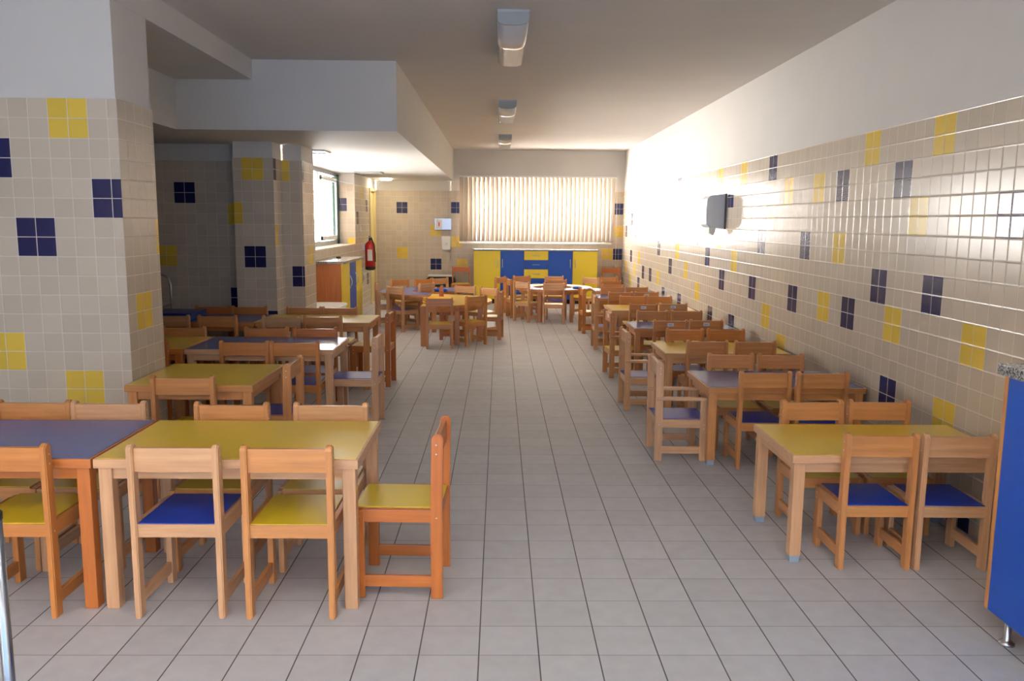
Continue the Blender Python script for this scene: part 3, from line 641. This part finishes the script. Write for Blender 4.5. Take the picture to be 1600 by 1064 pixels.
# blue cabinet at the right edge
cab = thing('side_cabinet', 'tall deep blue cabinet with granite top at the right edge of the room', 'cabinet', (1.95, 2.74, 0))
b = MB(); b.box(-.19, .24, -1.6, -.02, .1, .93, WZ); b.build('body', cab, WOODC[0])
b = MB(); b.box(-.232, .24, -.02, 0, .1, .93, WZ, .001); b.build('end_panel', cab, WOODC[0])
b = MB(); b.box(-.25, .245, -1.62, .02, .93, .968, GRAN, .004); b.build('worktop', cab)
for k in range(2):
    b = MB(); b.box(-.232, -.19, -.022-.79*(k+1)+.004, -.022-.79*k, .1, .925, D_DBLU, .002); b.build('door', cab)
for yy in (-.08, -.8, -1.5):
    for xx in (-.19, .19):
        b = MB(); b.lathe([(.026, 0), (.026, .008), (.014, .014), (.011, .02), (.011, .1)], STEEL, 16, (xx, yy)); b.build('foot', cab)

# ------------------------------------------------------------------ ceiling lights
def ceiling_light(y0, label):
    root = thing('ceiling_light', label, 'ceiling light', (.075, y0, ZC), 0, 'fluorescent ceiling lights down the room'); l_ = 1.36
    b_ = MB(); b_.box(-.097, .097, 0, l_, -.014, 0, ALU, .002); b_.build('housing', root)
    pts = [(-.094, -.014), (-.094, -.055), (-.082, -.074), (-.05, -.084), (0, -.087), (.05, -.084), (.082, -.074), (.094, -.055), (.094, -.014)]
    b_ = MB(); b_.prism(pts, 'y', .03, l_-.004, DIFF)
    for f in b_.bm.faces: f.smooth = len(f.verts) == 4
    b_.build('diffuser', root)
    b_ = MB(); b_.prism([(p[0]*1.01, p[1]*1.02) for p in pts], 'y', .004, .03, ENDC, .002); b_.build('end_cap', root)
ceiling_light(5.12, 'nearest of three ceiling lights, its clear cover mirroring the tables')
ceiling_light(8.83, 'middle one of the three ribbed ceiling lights')
ceiling_light(12.28, 'farthest ceiling light, close to the window blinds')
for (x, y, w_, lb) in ((-1.95, 8.78, .34, 'near square recessed ceiling light above the left window'), (-1.93, 12.5, .38, 'far square recessed ceiling light beyond the left window')):
    root = thing('recessed_light', lb, 'ceiling light', (x, y, ZL), 0, 'recessed lights in the low ceiling')
    b = MB(); h_ = w_/2
    for a in ((-h_, h_, -h_, -h_+.02), (-h_, h_, h_-.02, h_), (-h_, -h_+.02, -h_+.02, h_-.02), (h_-.02, h_, -h_+.02, h_-.02)): b.box(*a, -.014, 0, ALU)
    b.build('frame', root)
    b = MB(); b.box(-h_+.02, h_-.02, -h_+.02, h_-.02, -.005, -.001, GREY); b.build('diffuser', root)
em = bpy.data.materials.new('lit_lamp'); em.use_nodes = True
em.node_tree.nodes['Principled BSDF'].inputs['Emission Color'].default_value = (1, .86, .62, 1); em.node_tree.nodes['Principled BSDF'].inputs['Emission Strength'].default_value = 55
b = MB(); b.lathe([(.02, ZL-.035), (.08, ZL-.03), (.105, ZL-.012), (.11, ZL)], em, 24, (-1.93, 14.35)); tag(b.build('round_lamp'), 'small lit round lamp on the low ceiling near the far left corner', 'lamp')

# ------------------------------------------------------------------ vertical blinds
bl = thing('vertical_blinds', 'beige vertical blinds covering the back window', 'blinds', (.66, 14.78, 0))
b = MB(); b.box(-1.37, 1.40, -.02, .115, 2.19, 2.215, WHITE, .003); b.tube([(1.37, -.01, 2.215), (1.41, -.01, 2.215)], .015, GREY); b.build('head_rail', bl)
th = math.radians(-57); n = 36
for k in range(n):
    x = -1.33+k*(2.66/(n-1)); b = MB(); w_ = .0445
    jit = random.uniform(-.05, .05); dx, dy = math.sin(th+jit), math.cos(th+jit); pts = []
    for t in range(5):
        q = -1+t/2; bow = .004*(1-q*q); pts.append((x+dx*q*w_-dy*bow, dy*q*w_+dx*bow))
    lo = [b.bm.verts.new((*p, 1.075)) for p in pts]; hi = [b.bm.verts.new((*p, 2.19)) for p in pts]
    for a in range(4): f = b.bm.faces.new((lo[a], lo[a+1], hi[a+1], hi[a])); f.smooth = True; f.material_index = b.mi(SLAT)
    o = b.build('slat', bl)
    so = o.modifiers.new('thickness', 'SOLIDIFY'); so.thickness = .0008
b = MB(); b.tube([(1.40, -.03, 2.2), (1.40, -.03, .68)], .003, WHITE, 6); b.lathe([(.008, .6), (.016, .61), (.014, .66), (.005, .68)], GREY, 10, (1.40, -.03)); b.build('pull_cord', bl)

# ------------------------------------------------------------------ wall fittings
d = thing('paper_towel_dispenser', 'grey paper towel dispenser on the right tiled wall with towel hanging', 'dispenser', (2.2, 8.27, 0))
b = MB()
pts = [(0, 1.38), (-.15, 1.385), (-.185, 1.42), (-.19, 1.55), (-.18, 1.66), (-.15, 1.695), (0, 1.71)]
b.prism(pts, 'y', -.14, .14, GREY, .012)
for f in b.bm.faces: f.smooth = False
b.build('cover', d)
b = MB(); b.prism([(-.13, 1.40), (-.06, 1.40), (-.07, 1.34), (-.085, 1.31), (-.125, 1.335)], 'y', -.03, .05, PAPER); b.build('paper_towel', d)
b = MB(); b.box(-.012, 0, -.155, .155, 1.37, 1.715, mat('dark_grey_plastic', s2l(90, 92, 96), .4), .003); b.build('backplate', d)
root = thing('wipe_dispenser', 'shiny metal dispenser box on the beige back left wall', 'dispenser', (-1.0, 15.0, 0))
b = MB(); b.box(-.157, .157, -.09, 0, 1.265, 1.475, mat('polished_foil', (.55, .57, .6), .25, metal=.9), .008); b.build('body', root)
b = MB(); b.box(-.13, -.02, -.096, -.09, 1.29, 1.45, WHITE, .002); b.build('front_flap', root)
b = MB(); b.box(-.085, -.065, -.1, -.096, 1.33, 1.40, RED); b.build('red_mark', root)
root = thing('soap_dispenser', 'white wall dispenser below the shiny metal box, above the bin', 'dispenser', (-.945, 15.0, 0))
b = MB(); b.prism([(-.085, 1.155), (.085, 1.155), (.075, .93), (.06, .915), (-.06, .915), (-.075, .93)], 'y', -.11, 0, WHITE, .01); b.build('body', root)
b = MB(); b.tube([(0, -.108, 1.02), (0, -.122, 1.02)], .024, GREY, 16); b.build('button', root)
root = thing('fire_extinguisher', 'red fire extinguisher hanging beside the cream door at left', 'fire extinguisher', (-2.095, 13.55, 0))
b = MB(); b.lathe([(.06, .625), (.083, .64), (.085, .68)], BLACK, 24); b.build('base_ring', root)
b = MB(); b.lathe([(.083, .68), (.083, 1.02), (.07, 1.06), (.035, 1.085), (.028, 1.10)], RED, 24); b.box(-.03, .05, -.0865, -.084, .78, .96, WHITE); b.build('cylinder', root)
b = MB(); b.lathe([(.02, 1.095), (.02, 1.14)], BLACK, 12); b.box(-.012, .012, -.08, .03, 1.135, 1.15, BLACK, .003); b.box(-.012, .012, -.07, .03, 1.16, 1.175, BLACK, .003); b.build('valve', root)
b = MB(); b.tube([(0, -.02, 1.12), (.03, -.07, 1.15), (.07, -.09, 1.05), (.09, -.07, .9), (.088, -.05, .76)], .011, BLACK, 8); b.build('hose', root)
b = MB(); b.box(-.105, -.08, -.03, .03, .95, 1.05, STEEL); b.build('bracket', root)
b = MB(); b.box(-2.2, -2.188, 13.18, 13.26, 1.24, 1.33, WHITE, .003); tag(b.build('light_switch'), 'small white light switch on the wall above the fire extinguisher', 'switch')

# ------------------------------------------------------------------ loose things
root = thing('pedal_bin', 'black bin with white lid against the beige back wall', 'bin', (-1.03, 14.755, 0))
b = MB(); b.prism([(-.21, 0), (.21, 0), (.23, .28), (.26, .36), (.24, .43), (.2, .455), (-.2, .455), (-.25, .42), (-.27, .36), (-.23, .28)], 'y', -.14, .13, BLACK, .02); b.build('bin_liner', root)
b = MB(); b.box(-.225, .225, -.15, .14, .455, .485, WHITE, .012); b.build('lid', root)
b = MB()
pts = [(.21*math.copysign(abs(math.cos(a))**.5, math.cos(a)), .37*math.copysign(abs(math.sin(a))**.5, math.sin(a))) for a in [2*math.pi*k/40 for k in range(40)]]
b.prism(pts, 'z', .02, .485, WHITE, .006); b.prism([(p[0]*1.05, p[1]*1.03) for p in pts], 'z', .485, .505, WHITE, .006)
o = b.build('storage_tub'); o.location = (-1.91, 9.04, 0); tag(o, 'white oval plastic tub standing in front of the counter at left', 'tub')
for k in range(3):
    b = MB(); b.box(-3.0+.01*k, -2.62+.004*k, 7.04, 7.42, .576+k*.019, .594+k*.019, MAT_B, .006)
    tag(b.build('folded_mat'), f'dark blue mat, {["bottom", "middle", "top"][k]} of the pile on the fourth-row blue table', 'mat', 'dark blue mats on the table')
root = thing('serving_trolley', 'steel trolley against the dark tiled alcove wall, half hidden by the pillar', 'trolley', (-3.42, 7.78, 0))
for y in (-.17, .17):
    b = MB(); b.tube([(.29, y, .06), (.29, y, .8), (.27, y, .87), (.22, y, .9), (-.22, y, .9), (-.27, y, .87), (-.29, y, .8), (-.29, y, .06)], .012, STEEL, 10); b.build('frame', root)
for z in (.25, .62):
    b = MB(); b.box(-.285, .285, -.165, .165, z, z+.02, STEEL, .004); b.build('shelf', root)
for x in (-.29, .29):
    for y in (-.17, .17):
        b = MB(); b.tube([(x-.012, y, .03), (x+.012, y, .03)], .03, BLACK, 14); b.build('caster', root)
root = thing('metal_pole', 'upright chrome tube at the bottom left edge, close to the camera', 'pole', (-1.0, 1.6, 0))
b = MB(); b.tube([(0, 0, .01), (0, 0, .84)], .0115, DSTEEL, 16); b.build('tube', root)
b = MB(); b.lathe([(.12, 0), (.12, .006), (.02, .014), (.016, .02)], STEEL, 24); b.build('base_plate', root)
b = MB(); b.lathe([(.0125, .835), (.0125, .85), (.006, .856)], BLACK, 14); b.build('end_cap', root)
b = MB(); b.lathe([(.03, .9405), (.034, .95), (.03, .962), (.012, .966)], BLACK, 16, (-2.07, 10.75)); tag(b.build('small_dish'), 'small dark dish on the granite counter under the left window', 'dish')
